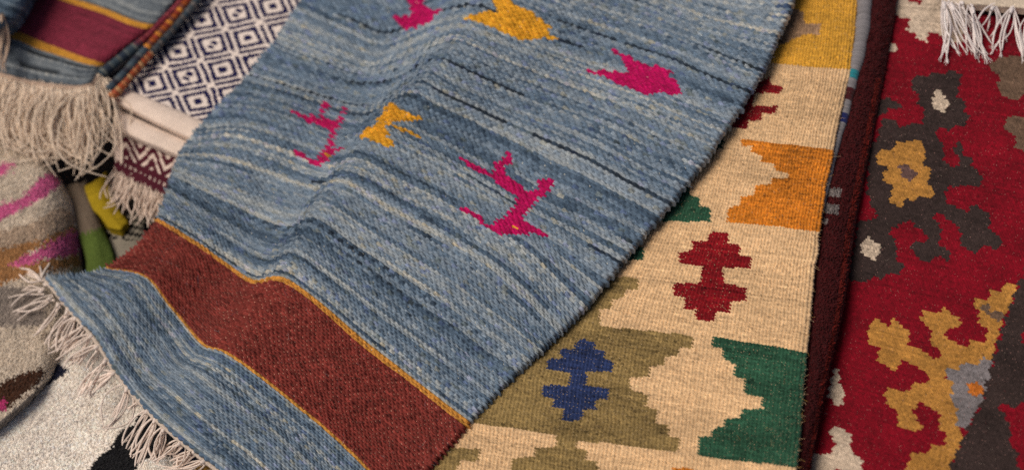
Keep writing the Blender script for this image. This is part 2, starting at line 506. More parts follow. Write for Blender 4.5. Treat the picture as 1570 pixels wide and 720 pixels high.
YEL += [cr(430, 140, 5.5375, q) for q in (
    [(690, 390), (680, 410), (740, 405), (770, 430), (860, 440), (900, 465), (985, 495), (960, 450), (920, 400), (900, 330), (930, 290), (1010, 330), (1080, 345), (1130, 380), (1180, 410), (1220, 390), (1180, 370), (1130, 340), (1080, 315), (1010, 300), (960, 285), (1000, 260), (1090, 262), (1160, 240), (1240, 240), (1150, 205), (1080, 175), (1000, 140), (970, 95), (920, 130), (895, 150), (900, 200), (860, 225), (815, 245), (870, 260), (810, 285), (805, 310), (730, 325)],)]
EYE = [cr(690, 220, 4.5, [(432, 560), (455, 560), (470, 580), (500, 592), (495, 602), (460, 598)]), cr(430, 140, 5.5375, [(395, 550), (445, 530), (440, 560), (405, 575)])]

RAMP = lin(np.array([(42, 52, 64), (74, 93, 113), (106, 126, 146), (138, 152, 165), (170, 176, 177), (200, 196, 184)]))


def ramp(v):
    v = np.clip(v, 0, 1) * (len(RAMP) - 1)
    i = np.minimum(v.astype(int), len(RAMP) - 2); w = (v - i)[..., None]
    return RAMP[i] * (1 - w) + RAMP[i + 1] * w


def streaks(nt, ns, rng, base=0.5):
    """variegated yarn: long thin streaks, one to three rows each, broken along the row"""
    v = np.zeros((nt, ns + 1))
    r = 0; walk = 0.0; sgn = 1.0
    while r < nt:
        g = rng.choice([1, 1, 2, 2]); sp = rng.random()
        if sp < 0.13: g = 1
        walk = 0.75 * walk + 0.03 * rng.standard_normal()
        nc = rng.integers(2, 6)
        a = np.interp(np.linspace(0, nc, ns + 1), np.arange(nc + 1), rng.standard_normal(nc + 1) * 0.09)
        sgn = -sgn; lv = sgn * abs(0.03 + 0.085 * rng.standard_normal()) + 0.04 * rng.standard_normal()
        for q in range(g):
            if r >= nt: break
            lvl = base + walk + lv + a + 0.03 * rng.standard_normal()
            if sp < 0.13:                    # an almost black yarn, broken along its length
                lvl = lvl - 0.30 * (np.interp(np.linspace(0, nc * 2, ns + 1), np.arange(nc * 2 + 1), rng.random(nc * 2 + 1)) > 0.45)
            elif sp < 0.24:                  # pale yarn
                lvl = lvl + 0.16 * (np.interp(np.linspace(0, nc * 2, ns + 1), np.arange(nc * 2 + 1), rng.random(nc * 2 + 1)) > 0.4)
            elif sp < 0.42:                  # two-ply yarn: dark and light by turns
                lvl = lvl + 0.085 * (((np.arange(ns + 1) + r) % 2) * 2 - 1)
            v[r] = lvl + 0.05 * rng.standard_normal(ns + 1)
            r += 1
    return base + (v - base) * 1.02


def blue_colours(X, Y, row, k, S, T):
    rng = np.random.default_rng(21)
    v = streaks(X.shape[0], X.shape[1] - 1, rng, 0.51)
    c = ramp(v)
    # a breath of other wool here and there
    tint = rng.random(X.shape)
    c = np.where((tint < 0.05)[..., None], c * np.array([1.12, 1.0, 0.82]), c)
    c = np.where((tint > 0.95)[..., None], c * np.array([0.95, 0.95, 1.15]), c)
    # oxblood band between two yellow lines
    w = 1.0 / X.shape[0]
    band = (T > T1 + w) & (T < T2 - w)
    red = lin((130, 56, 49)) * (1 + 0.16 * rng.standard_normal(X.shape))[..., None]
    c = np.where(band[..., None], red, c)
    line = (np.abs(T - T1) <= w * 0.6) | (np.abs(T - T2) <= w * 0.6)
    c = np.where(line[..., None], lin((206, 146, 66)) * (1 + 0.1 * rng.standard_normal(X.shape))[..., None], c)
    pk = np.zeros(X.shape, bool); yl = pk.copy(); ey = pk.copy()
    for p in PINK: pk |= inside(p, X, Y)
    for p in YEL: yl |= inside(p, X, Y)
    for p in EYE: ey |= inside(p, X, Y)
    c = np.where(pk[..., None], lin((186, 14, 92)) * (1 + 0.1 * rng.standard_normal(X.shape))[..., None], c)
    c = np.where(yl[..., None] | ey[..., None], lin((222, 162, 46)) * (1 + 0.12 * rng.standard_normal(X.shape))[..., None], c)
    return c


def blue_peek(X, Y, T, c):
    p = np.zeros(X.shape + (4,)); band = (T > T1) & (T < T2)
    p[..., :3] = np.where(band[..., None], lin((206, 150, 130)), lin((200, 200, 190)))
    p[..., 3] = np.where(band, 0.55, 0.05)
    return p


rug = thing('striped_rug', 'blue streaky rug with pink and yellow animals and one oxblood band, draped over the others', 'rug',
            tuple(P(np.array(700.), np.array(400.), z_blue(np.array(700.), np.array(400.)))))
weave('woven_field', BLUE, NSB, NTB, 6, 5, z_blue, blue_colours, wool('blue_wool', 0.6, 1000, 0.95, 0.06, 0.28), rug,
      amp=0.0048, powr=0.6, shear=0.32, peek=blue_peek, fibre=0.15, seed=11, edge=(1, 1, 1, 0), round_n=0.9, thick=0.006, jitter=1.2, wob=0.22)
fz = [lin((150, 165, 178)), lin((190, 190, 185)), lin((90, 110, 140)), lin((60, 80, 110))]
fuzz('loose_fibres', BLUE, 900, z_blue, fz, wool('fibre_wool', 0.0, 500, 1, 0.1, 0.05), rug, 0.008, seed=31)
fuzz('edge_fibres', BLUE, 700, lambda x, y, s, t: z_blue(x, y) - 0.003, fz, wool('fibre_wool'), rug, 0.006, srange=(0.992, 1.0), trange=(0.12, 0.9), seed=32, spread=0.6)
CREAM_Y = (240, 222, 208)
cord('end_binding', rug, [(a - 3, b + 3) for a, b in BL[0]], lambda x, y: z_blue(x, y) - 0.003, 0.0026,
     lambda k, p, r: lin((205, 188, 172)) * (1 + 0.06 * r.standard_normal()), wool('fringe_yarn', 0.5, 1400, 0.9, 0.1, 0.15), turns=110, ripple=0.2)
BT = [((64, 430), [(22, 408), (30, 412), (58, 396), (72, 398)], 9), ((66, 436), [(116, 427)], 1), ((66, 446), [(14, 462), (34, 442)], 3), ((80, 456), [(20, 478), (28, 484)], 3),
      ((92, 464), [(56, 512), (66, 498)], 4), ((105, 474), [(74, 532), (82, 526), (92, 512)], 6), ((118, 484), [(86, 536), (96, 530)], 6),
      ((131, 497), [(76, 538), (102, 534), (110, 530)], 7), ((143, 513), [(92, 548), (104, 554)], 7), ((152, 530), [(98, 560), (118, 560), (136, 566)], 7),
      ((164, 550), [(124, 604), (132, 610), (150, 590)], 6), ((176, 566), [(190, 551)], 1), ((178, 570), [(122, 600), (140, 606)], 5),
      ((198, 592), [(155, 654), (166, 660), (172, 640)], 7), ((216, 612), [(198, 628), (206, 624)], 3), ((228, 626), [(188, 682), (196, 690)], 4), ((240, 640), [(204, 700), (212, 712), (216, 690)], 8),
      ((252, 656), [(230, 702), (240, 706)], 8), ((278, 678), [(236, 706), (252, 694), (262, 700)], 8), ((300, 692), [(264, 702), (270, 716)], 8),
      ((316, 706), [(254, 722), (280, 730)], 8), ((334, 722), [(290, 750), (300, 746)], 8)]
for i, (r0, tips, n) in enumerate(BT):
    z0 = float(z_blue(np.array(r0[0] * 1.), np.array(r0[1] * 1.))) - 0.002
    z1 = float(zbase(tips[0][0], 0)) - 0.002
    tassel(rug, r0, tips, z0, z1, n if n < 3 else int(n * 1.4), 100 + i, CREAM_Y, 0.00112, 3.0, 0.12, 1.6, 0.006, 0.0)

# ================================================================== 2. the cream kilim
KL = [
    [(905, -85), (1100, -72), (1320, -60)],
    [(862, 72), (1080, 90), (1303, 107)],
    [(842, 176), (1060, 203), (1277, 229)],
    [(796, 300), (1030, 330), (1257, 350)],
    [(694, 442), (960, 493), (1237, 541)],
    [(648, 632), (930, 676), (1222, 716)],
    [(630, 750), (910, 800), (1212, 836)],
]
KIL = Loft(KL)


def z_kil(x, y, s=None, t=None):
    return zbase(x, y) + 0.030 + 0.004 * np.sin(y / 120.0 + 0.6) - 0.012 * np.clip((x - 1190) / 130, 0, 1) ** 2 + 0.003 * np.sin(x / 90.0)


K7 = (940, 0, 2.0); K8 = (680, 360, 2.0)
CREAMC, MUST, ORNG, OLIVE, GREEN, RED, NAVY, TAUPE = [lin(c) for c in ((224, 188, 144), (214, 160, 58), (204, 124, 38), (142, 120, 76), (44, 84, 63), (130, 16, 26), (42, 56, 96), (160, 128, 100))]
KPOLY = [
    (MUST, [(1100, -200), (1400, -200), (1400, 112), (1305, 107), (1195, 100), (1100, 92)]),
    (TAUPE, [(1150, 78), (1195, 8), (1216, 14), (1234, 20), (1231, 35), (1258, 38), (1256, 53), (1236, 54), (1216, 62), (1196, 70)]),
    (RED, cr(*K7, [(380, 230), (455, 248), (478, 240), (484, 262), (517, 268), (513, 288), (432, 286), (428, 328), (503, 328), (500, 350), (455, 350), (455, 372), (415, 375), (410, 396), (300, 396)])),
    (ORNG, cr(*K7, [(395, 425), (680, 459), (650, 712), (352, 682), (355, 635), (390, 630), (395, 605), (435, 600), (440, 570), (485, 565), (490, 550), (540, 548), (540, 530), (495, 525), (490, 500), (455, 500), (455, 475), (425, 470), (425, 450), (395, 450)])),
    (GREEN, cr(*K7, [(100, 560), (230, 575), (235, 600), (265, 605), (265, 635), (300, 640), (302, 682), (60, 676)])),
    (GREEN, cr(*K7, [(280, 430), (340, 432), (338, 456), (280, 470)])),
    (RED, cr(*K8, [(815, -6), (875, -6), (875, 25), (910, 30), (910, 65), (945, 70), (940, 105), (860, 100), (860, 150), (930, 165), (930, 205), (880, 205), (880, 235), (835, 235), (835, 265), (775, 262), (775, 230), (740, 225), (740, 190), (705, 185), (708, 150), (790, 150), (795, 95), (722, 90), (722, 55), (760, 50), (765, 20), (815, 20)])),
    (GREEN, cr(*K8, [(540, 60), (595, 38), (615, 42), (612, 77), (540, 80)])),
    (OLIVE, cr(*K8, [(440, 120), (545, 130), (600, 136), (595, 165), (555, 170), (550, 195), (515, 200), (515, 225), (480, 230), (478, 280), (770, 310), (765, 345), (720, 345), (715, 370), (680, 375), (680, 400), (635, 405), (632, 435), (575, 440), (575, 475), (625, 490), (620, 525), (655, 535), (655, 575), (690, 580), (690, 615), (725, 620), (720, 667), (410, 630), (405, 655), (440, 660), (440, 690), (475, 695), (475, 740), (180, 740), (210, 720), (210, 685), (280, 680), (280, 655), (345, 650), (345, 617), (160, 588), (0, 560), (0, 400)])),
    (OLIVE, cr(*K8, [(-60, 640), (50, 655), (110, 658), (105, 695), (50, 690), (40, 730), (-60, 740)])),
    (NAVY, cr(*K8, [(410, 325), (435, 318), (440, 325), (465, 325), (465, 350), (495, 352), (495, 380), (522, 390), (518, 420), (440, 420), (440, 460), (510, 475), (508, 505), (470, 505), (468, 535), (425, 540), (420, 572), (365, 570), (365, 535), (335, 530), (335, 500), (305, 495), (305, 460), (385, 465), (390, 425), (315, 410), (318, 380), (360, 380), (362, 352), (405, 350)])),
    (GREEN, cr(*K8, [(828, 312), (1130, 364), (1110, 716), (780, 680), (785, 622), (825, 620), (830, 590), (865, 588), (868, 565), (910, 560), (915, 535), (980, 535), (980, 500), (925, 490), (925, 440), (895, 435), (895, 400), (855, 380), (855, 350), (825, 345)])),
    (ORNG, cr(*K8, [(705, 716), (765, 716), (765, 760), (700, 760)])),
]


def kil_colours(X, Y, row, k, S, T):
    rng = np.random.default_rng(41)
    c = np.broadcast_to(CREAMC, X.shape + (3,)).copy()
    for col, p in KPOLY:
        c[inside(p, X, Y)] = col
    rowv = 1 + 0.06 * rng.standard_normal(X.shape[0])[:, None] + 0.10 * rng.standard_normal(X.shape)
    rowv = rowv + 0.08 * smooth_noise(X.shape, (40, 8), rng)
    rowv = np.where(c.mean(-1) < 0.3, 1 + (rowv - 1) * 1.7, rowv)
    return c * rowv[..., None]


def kil_peek(X, Y, T, c):
    p = np.zeros(X.shape + (4,)); dark = c.mean(-1) < 0.2
    p[..., :3] = c * 0.45 + lin((226, 200, 160)) * 0.5
    p[..., 3] = np.where(dark, 0.30, 0.12)
    return p


kil = thing('kilim_rug', 'cream kilim with stepped red, navy, green and mustard motifs, half under the blue rug', 'rug',
            tuple(P(np.array(1100.), np.array(450.), z_kil(np.array(1100.), np.array(450.)))))
weave('woven_field', KIL, 96, 380, 4, 2, z_kil, kil_colours, wool('kilim_wool', 0.5, 1100, 0.95, 0.1, 0.16), kil,
      amp=0.0028, shear=0.15, rib=0.55, fibre=0.06, peek=kil_peek, seed=12, edge=(0, 1, 0, 0), thick=0.007, jitter=0.9, wob=0.2, round_n=1.8)
ek = [lin((222, 184, 140)), lin((210, 160, 90)), lin((230, 200, 160))]
fuzz('edge_fibres', KIL, 500, lambda x, y, s, t: z_kil(x, y) - 0.002, ek, wool('fibre_wool'), kil, 0.0045, srange=(0.994, 1.0), trange=(0.08, 0.97), seed=33, spread=0.5)
fuzz('loose_fibres', KIL, 500, z_kil, ek, wool('fibre_wool'), kil, 0.006, srange=(0.3, 0.98), seed=34)

# ================================================================== 3. the crimson kilim
RL = [
    [(1372, -70), (1500, -66), (1720, -60)],
    [(1372, 0), (1480, 8), (1700, 26)],
    [(1334, 200), (1460, 222), (1670, 262)],
    [(1302, 380), (1420, 408), (1640, 458)],
    [(1272, 540), (1400, 575), (1610, 630)],
    [(1240, 720), (1360, 760), (1580, 830)],
    [(1222, 840), (1340, 885), (1560, 960)],
]
CRIM = Loft(RL)


def z_crim(x, y, s=None, t=None):
    return zbase(x, y) - 0.006 + 0.005 * np.sin(y / 140.0) + 0.004 * np.sin(x / 70.0 + y / 90.0)


A3 = (1200, 0, 3.0); B3 = (1200, 220, 2.881); C3 = (1200, 440, 2.57)
CR_RED, CR_DARK, CR_GOLD, CR_WHITE, CR_TAUPE, CR_GREY, CR_ORG = [lin(c) for c in ((124, 6, 27), (57, 45, 43), (178, 128, 62), (196, 178, 158), (110, 88, 72), (128, 122, 124), (190, 110, 40))]
CPOLY = [
    (CR_WHITE, cr(*A3, [(515, 40), (530, 80), (590, 90), (570, 140), (600, 150), (620, 180), (660, 195), (675, 150), (720, 150), (760, 200), (820, 195), (840, 140), (840, -40), (640, -40), (630, 20), (580, 10), (570, -20), (515, -20)])),
    (CR_WHITE, cr(*A3, [(470, 190), (530, 205), (520, 245), (470, 240)])),
    (CR_DARK, cr(*A3, [(595, 380), (610, 350), (670, 355), (690, 335), (740, 345), (760, 315), (820, 345), (815, 400), (800, 440), (840, 470), (840, 510), (860, 530), (840, 580), (790, 580), (760, 605), (720, 580), (700, 620), (735, 660), (740, 730), (420, 730), (430, 640), (445, 600), (460, 545), (480, 545), (520, 560), (545, 590), (570, 575), (610, 565), (640, 570), (650, 530), (640, 500), (620, 470), (630, 440), (600, 420)])),
    (CR_DARK, cr(*A3, [(420, 470), (490, 450), (540, 480), (545, 500), (490, 500), (470, 525), (420, 540)])),
    (CR_WHITE, cr(*A3, [(682, 470), (695, 450), (705, 418), (720, 412), (735, 428), (745, 455), (772, 465), (766, 486), (745, 500), (740, 527), (720, 510), (698, 500)])),
    (CR_TAUPE, cr(*A3, [(950, 300), (985, 265), (1150, 250), (1150, 420), (1080, 460), (1040, 455), (995, 420), (990, 380), (1005, 350), (960, 325)])),
    (CR_TAUPE, cr(*A3, [(1020, 570), (1050, 530), (1150, 550), (1150, 710), (1070, 680), (1075, 630), (1030, 600)])),
    (CR_DARK, cr(*A3, [(880, 20), (960, 10), (1150, 40), (1150, 78), (900, 70)])),
    (CR_DARK, cr(*B3, [(380, -4), (690, -4), (700, 60), (740, 105), (790, 90), (780, 60), (750, 20), (790, -10), (800, 25), (800, 50), (840, 70), (830, 100), (870, 130), (890, 150), (870, 190), (800, 185), (760, 195), (740, 180), (720, 215), (720, 250), (740, 270), (790, 290), (810, 305), (850, 265), (880, 290), (920, 320), (915, 370), (930, 390), (970, 420), (950, 470), (890, 445), (850, 485), (820, 465), (780, 450), (790, 400), (775, 370), (740, 340), (700, 310), (680, 300), (670, 330), (700, 370), (700, 400), (690, 450), (740, 480), (745, 500), (720, 520), (690, 490), (660, 510), (640, 530), (590, 500), (570, 460), (580, 430), (600, 430), (630, 440), (640, 410), (620, 375), (580, 370), (570, 335), (545, 350), (520, 350), (510, 370), (480, 370), (475, 400), (500, 430), (505, 470), (500, 510), (535, 530), (520, 580), (490, 570), (460, 575), (430, 600), (400, 585), (370, 615), (290, 605), (300, 520), (320, 440), (330, 340), (385, 340), (415, 330), (415, 300), (385, 275), (390, 250), (370, 220), (375, 150)])),
    (CR_GOLD, cr(*B3, [(415, 50), (430, 20), (490, 40), (500, 0), (560, -10), (590, 20), (625, 10), (630, 60), (625, 95), (660, 115), (650, 140), (640, 180), (670, 210), (650, 245), (600, 230), (580, 260), (545, 240), (525, 285), (490, 270), (470, 255), (485, 190), (445, 160), (440, 135), (460, 110), (420, 85)])),
    (CR_GOLD, cr(*A3, [(430, 720), (440, 690), (500, 700), (530, 655), (570, 670), (600, 640), (650, 660), (655, 720)])),
    (lin((98, 74, 70)), cr(*B3, [(510, 110), (530, 90), (560, 100), (590, 130), (565, 170), (530, 150)])),
    (CR_WHITE, cr(*B3, [(338, 462), (348, 443), (372, 418), (388, 408), (396, 428), (416, 442), (442, 460), (424, 478), (413, 518), (401, 512), (388, 518), (371, 494), (348, 478)])),
    (CR_GOLD, cr(*C3, [(330, 190), (355, 120), (400, 145), (410, 160), (440, 120), (470, 155), (500, 180), (495, 225), (540, 245), (600, 280), (620, 280), (625, 250), (590, 230), (580, 200), (590, 170), (540, 130), (555, 90), (610, 105), (640, 75), (660, 110), (700, 120), (700, 155), (650, 165), (640, 195), (670, 215), (720, 235), (740, 210), (800, 215), (805, 160), (775, 140), (770, 90), (745, 65), (760, 40), (810, 50), (820, 10), (850, 20), (890, -20), (930, -10), (860, 150), (820, 300), (790, 280), (770, 310), (720, 300), (690, 330), (645, 320), (640, 360), (670, 370), (665, 440), (690, 480), (685, 550), (715, 580), (650, 740), (480, 740), (510, 650), (575, 655), (590, 620), (640, 625), (645, 575), (610, 550), (620, 500), (545, 450), (515, 480), (520, 510), (550, 545), (530, 570), (450, 540), (460, 500), (400, 440), (410, 395), (450, 405), (490, 415), (515, 375), (570, 380), (575, 345), (500, 295), (475, 285), (435, 330), (370, 285), (385, 235), (340, 220)])),
    (CR_GREY, cr(*C3, [(640, 320), (645, 360), (670, 370), (665, 440), (690, 480), (685, 550), (720, 560), (800, 430), (830, 300), (790, 275), (770, 310), (720, 295), (690, 325)])),
    (CR_ORG, cr(*C3, [(730, 380), (760, 375), (795, 400), (770, 435), (735, 415)])),
    (CR_TAUPE, cr(*C3, [(780, 70), (810, 65), (820, 100), (860, 90), (880, 110), (850, 135), (820, 115), (790, 100)])),
    (CR_WHITE, cr(*C3, [(175, 425), (205, 315), (225, 325), (220, 380), (250, 410), (235, 460), (205, 465)])),
    (CR_WHITE, cr(*C3, [(180, 570), (210, 540), (275, 585), (265, 640), (315, 680), (300, 760), (240, 760), (220, 705), (200, 725), (90, 760), (110, 650), (150, 660), (190, 650), (210, 610)])),
    (CR_DARK, cr(*C3, [(990, -140), (925, 0), (870, 150), (825, 300), (785, 450), (715, 585), (640, 745), (1300, 745), (1300, -140)])),
    (CR_RED, cr(*C3, [(850, 470), (870, 455), (905, 480), (940, 455), (1000, 470), (1000, 760), (920, 700), (930, 650), (890, 610), (905, 560), (880, 510)])),
    (CR_RED, cr(*C3, [(940, 180), (1000, 170), (1000, 240), (940, 220)])),
]


def crim_colours(X, Y, row, k, S, T):
    rng = np.random.default_rng(43)
    c = np.broadcast_to(CR_RED, X.shape + (3,)).copy()
    XS = X + np.where((row // 3) % 2 == 0, 2.5, -2.5)      # toothed join of the dark border
    XB = X + np.where((row // 2) % 2 == 0, 1.3, -1.3); YB = Y      # patterns step from row to row
    for i, (col, p) in enumerate(CPOLY):
        c[inside(p, XS if i == len(CPOLY) - 3 else XB, Y if i == len(CPOLY) - 3 else YB)] = col
    v = 1 + 0.1 * rng.standard_normal(X.shape) + 0.06 * rng.standard_normal(X.shape[0])[:, None] + 0.1 * smooth_noise(X.shape, (30, 12), rng)
    return c * v[..., None]


def crim_peek(X, Y, T, c):
    p = np.zeros(X.shape + (4,))
    p[..., :3] = c * 0.5 + lin((200, 150, 140)) * 0.45
    p[..., 3] = 0.10
    return p


crim = thing('kilim_rug', 'crimson kilim with charcoal, gold and white hooked flowers and a dark border, at the right', 'rug',
             tuple(P(np.array(1450.), np.array(350.), z_crim(np.array(1450.), np.array(350.)))))
weave('woven_field', CRIM, 78, 300, 4, 2, z_crim, crim_colours, wool('crimson_wool', 0.6, 1100, 0.9, 0.03, 0.22, 0.2), crim,
      amp=0.0020, shear=0.4, peek=crim_peek, fibre=0.1, seed=13, edge=(0, 0, 0, 0), thick=0.006, jitter=0.3, wob=0.2)
fuzz('loose_fibres', CRIM, 900, z_crim, [lin((190, 150, 140)), lin((150, 60, 60)), lin((210, 190, 170))], wool('fibre_wool'), crim, 0.003, 0.00007, seed=35, srange=(0.0, 0.8))

# ================================================================== 4. the maroon pile rug folded between the two kilims
ML = [
    [(1304, -70), (1345, -70), (1380, -70)],
    [(1308, 0), (1342, 0), (1375, 0)],
    [(1296, 110), (1326, 112), (1356, 114)],
    [(1274, 220), (1304, 222), (1335, 224)],
    [(1248, 345), (1278, 346), (1311, 348)],
    [(1236, 470), (1264, 472), (1293, 474)],
    [(1228, 580), (1248, 582), (1268, 584)],
    [(1210, 730), (1224, 732), (1240, 734)],
    [(1196, 850), (1208, 852), (1224, 854)],
]
MAR = Loft(ML)


def z_mar(x, y, s, t):
    return zbase(x, y) - 0.004 + 0.026 * np.sqrt(np.clip(1 - ((s - 0.48) / 0.56) ** 2, 0.0, 1))


def mar_colours(X, Y, S, T, rng):
    c = np.broadcast_to(lin((66, 10, 13)), X.shape + (3,)).copy()
    c = np.where((S > 0.80)[..., None] & (S < 0.93)[..., None] & (Y > 120)[..., None], lin((100, 22, 14)), c)
    for p in (cr(*B3, [(190, 195), (262, 200), (256, 240), (185, 232)]), cr(*B3, [(170, 262), (250, 272), (246, 315), (170, 305)]), cr(*B3, [(150, 325), (200, 332), (196, 362), (150, 358)])):
        c[inside(p, X, Y)] = lin((120, 112, 110))
    return c * (1 + 0.2 * rng.standard_normal(X.shape))[..., None]


mar = thing('pile_rug', 'dark maroon pile rug folded to a narrow ridge between the cream and crimson kilims', 'rug',
            tuple(P(np.array(1290.), np.array(300.), 0.06)))
pile('pile_surface', MAR, 60, 640, z_mar, mar_colours, wool('maroon_pile', 0.7, 1300, 0.85, 0.05, 0.2, 0.2), mar, amp=0.0010, tuft=0.0026, tuft_n=9000, tuft_r=0.0007, thick=0.01, edge=(0, 0, 0, 0), lean=0.7)


def grey_edge(k, p, r):
    y = p[1]
    c = lin((132, 128, 130))
    if 112 < y < 126: c = lin((40, 128, 138))
    elif 140 < y < 157: c = lin((70, 22, 26))
    elif 177 < y < 191: c = lin((32, 40, 92))
    return c * (1 + 0.1 * r.standard_normal())


cord('bound_edge', mar, [(1330, -60), (1326, 0), (1322, 50), (1314, 92), (1306, 122), (1300, 150), (1292, 186), (1281, 222), (1265, 290), (1252, 352), (1242, 420)],
     lambda x, y: zbase(x, y) + 0.0205, 0.0098, grey_edge, wool('grey_binding', 0.6, 1000, 0.95, 0.15, 0.2), turns=95, ripple=0.12, sides=12, taper=[1.05, 1.0, 0.9, 0.62, 0.5, 0.42, 0.4])

# ================================================================== 5. the cream rug end with white fringe, top right
FL = [
    [(1434, -90), (1520, -80), (1640, -70)],
    [(1438, -30), (1520, -22), (1640, -10)],
    [(1440, 3), (1480, 9), (1530, 12), (1640, 24)],
]
FR = Loft(FL)


def z_fr(x, y, s=None, t=None):
    return zbase(x, y) + 0.018


def plain(col, sd, seed):
    def f(X, Y, row, k, S, T):
        rng = np.random.default_rng(seed)
        return lin(col) * (1 + sd * rng.standard_normal(X.shape) + sd * 0.6 * rng.standard_normal(X.shape[0])[:, None])[..., None]
    return f


frr = thing('fringed_rug', 'cream rug end with long white fringe lying over the top of the crimson kilim', 'rug', tuple(P(np.array(1500.), np.array(0.), 0.13)))
weave('woven_field', FR, 40, 40, 4, 2, z_fr, plain((206, 190, 170), 0.06, 5), wool('cream_wool', 0.5, 1100, 0.95, 0.1, 0.15), frr, amp=0.001, shear=0.0, rib=0.4, seed=14, thick=0.007)
WT = [((1448, 4), [(1446, 82), (1452, 84), (1466, 74), (1478, 76)], 11), ((1458, 5), [(1494, 82), (1498, 78), (1486, 70)], 7), ((1490, 10), [(1512, 88), (1508, 80), (1500, 74)], 9), ((1474, 2), [(1490, 40), (1522, 66)], 3),
      ((1524, 10), [(1494, 54), (1516, 56), (1544, 64), (1508, 44)], 7), ((1553, 12), [(1524, 72), (1536, 76), (1566, 84), (1570, 90)], 9), ((1580, 16), [(1576, 80), (1590, 90)], 7)]
for i, (r0, tips, n) in enumerate(WT):
    z0 = float(z_fr(r0[0], r0[1])); z1 = float(z_crim(np.array(tips[0][0] * 1.), np.array(tips[0][1] * 1.))) + 0.004
    tassel(frr, r0, tips, z0, z1, n, 300 + i, (236, 226, 222), 0.00105, 2.2, 0.1, 1.6, 0.006, frayed=0.0016)

# ================================================================== 6. navy and cream diamond rug with its rolled hem
DL = [
    [(188, 136), (246, 160), (310, 186), (380, 214)],
    [(220, 86), (282, 112), (345, 138), (420, 168)],
    [(262, 36), (325, 60), (388, 86), (470, 118)],
    [(304, -14), (366, 10), (430, 34), (520, 66)],
    [(346, -64), (408, -42), (474, -16), (560, 14)],
]
DIA = Loft(DL)


def z_dia(x, y, s=None, t=None):
    return zbase(x, y) + 0.012


DU = np.array([54.0, -10.5]); DV = np.array([16.0, 38.0]); DO = np.array([310.0, 31.0])
DM = np.linalg.inv(np.stack([DU, DV], 1))


def dia_colours(X, Y, row, k, S, T):
    rng = np.random.default_rng(51)
    q = np.stack([X - DO[0], Y - DO[1]], -1) @ DM.T
    iu, iv = np.round(q[..., 0]), np.round(q[..., 1])
    a, b = q[..., 0] - iu, q[..., 1] - iv
    solid = (iu + iv) % 2 == 0
    m = np.maximum(np.abs(a), np.abs(b)); lo = np.minimum(np.abs(a), np.abs(b))
    nv = (np.abs(m - 0.30) < 0.062) | ((m > 0.44) & (lo < 0.40))
    nv |= solid & (m < 0.11)
    nv |= ~solid & (np.hypot(a + b - 0.0, 0) < 0.13) & (np.abs(np.abs(a - b) - 0.15) < 0.09)
    c = np.where(nv[..., None], lin((22, 21, 68)), lin((238, 223, 212)))
    return c * (1 + 0.05 * rng.standard_normal(X.shape))[..., None]


dia = thing('flatwoven_rug', 'navy and cream diamond patterned rug with a plain cream hem', 'rug', tuple(P(np.array(300.), np.array(100.), -0.07)))
weave('woven_field', DIA, 96, 96, 3, 2, z_dia, dia_colours, wool('cotton_weave', 0.25, 1100, 0.95, 0.0, 0.06), dia, amp=0.0006, shear=0.0, rib=0.3, seed=15, edge=(0, 0, 0, 0), jitter=0.5)


def hem(name, parent, top, bot, zf, col, seed, ns=60, nt=16, bulge=0.008):
    """a turned hem: a half-round roll of plain cotton"""
    lf = Loft([bot, top])
    def z(x, y, s, t):
        return zf(x, y) + bulge * np.sqrt(np.clip(1 - (2 * t - 1) ** 2, 0, 1)) - 0.01 * (1 - np.sqrt(np.clip(1 - np.clip(1 - s / 0.025, 0, 1) ** 2, 0, 1)))
    return weave(name, lf, ns, nt, 3, 3, z, plain(col, 0.03, seed), wool('cotton_weave'), parent, amp=0.0005, shear=0, rib=0.3, seed=seed, edge=(0, 0, 0, 0), thick=0.004, jitter=0.3)


hem('hem', dia, [(188, 134), (246, 158), (310, 185), (380, 214)], [(173, 156), (230, 184), (290, 213), (360, 244)], lambda x, y: zbase(x, y) + 0.012, (232, 212, 196), 61)
dotl = catmull([(172, 162), (232, 190), (300, 222)], 60)
# ------------- second cream hem below
hm = thing('folded_rug', 'plain cream rolled hem lying just below the diamond rug\'s hem', 'rug', tuple(P(np.array(230.), np.array(205.), -0.09)))
hem('hem', hm, [(180, 166), (238, 194), (296, 218), (360, 248)], [(171, 196), (225, 220), (280, 243), (350, 272)], lambda x, y: zbase(x, y) + 0.002, (230, 210, 194), 62)
sb = Bag()
for i in range(0, 58, 2):
    a, b = dotl[i], dotl[i + 1]
    xs = np.array([a[0], b[0]]); ys = np.array([a[1], b[1]])
    q = P(xs, ys, zbase(xs, ys) + 0.013)
    tube(sb, q, 0.0008, lin((70, 55, 60)), 5)
sb.build('stitching', wool('cotton_weave'), hm)

# ------------- maroon and cream fringed rug end
GL = [
    [(176, 260), (210, 280), (250, 300), (310, 330)],
    [(176, 244), (214, 262), (256, 282), (320, 312)],
    [(172, 200), (225, 222), (285, 246), (345, 272)],
]
GEO = Loft(GL)


def z_geo(x, y, s=None, t=None):
    return zbase(x, y) - 0.012


def geo_colours(X, Y, row, k, S, T):
    rng = np.random.default_rng(52)
    mar_, crm = lin((80, 30, 42)), lin((226, 204, 190))
    w = S * 8.0
    zig = np.abs((w % 2) - 1)
    f = (T - 0.34) / 0.66
    on = (np.abs((f * 2.2 + zig * 1.6) % 1.0 - 0.5) < 0.19) & (T > 0.46)
    dots = (np.sin(S * 120) > 0.75) & (np.abs(T - 0.27) < 0.04)
    c = np.where((on | dots)[..., None], crm, mar_)
    c = np.where((S < 0.085)[..., None] & (T > 0.3)[..., None], crm, c)
    return c * (1 + 0.07 * rng.standard_normal(X.shape))[..., None]


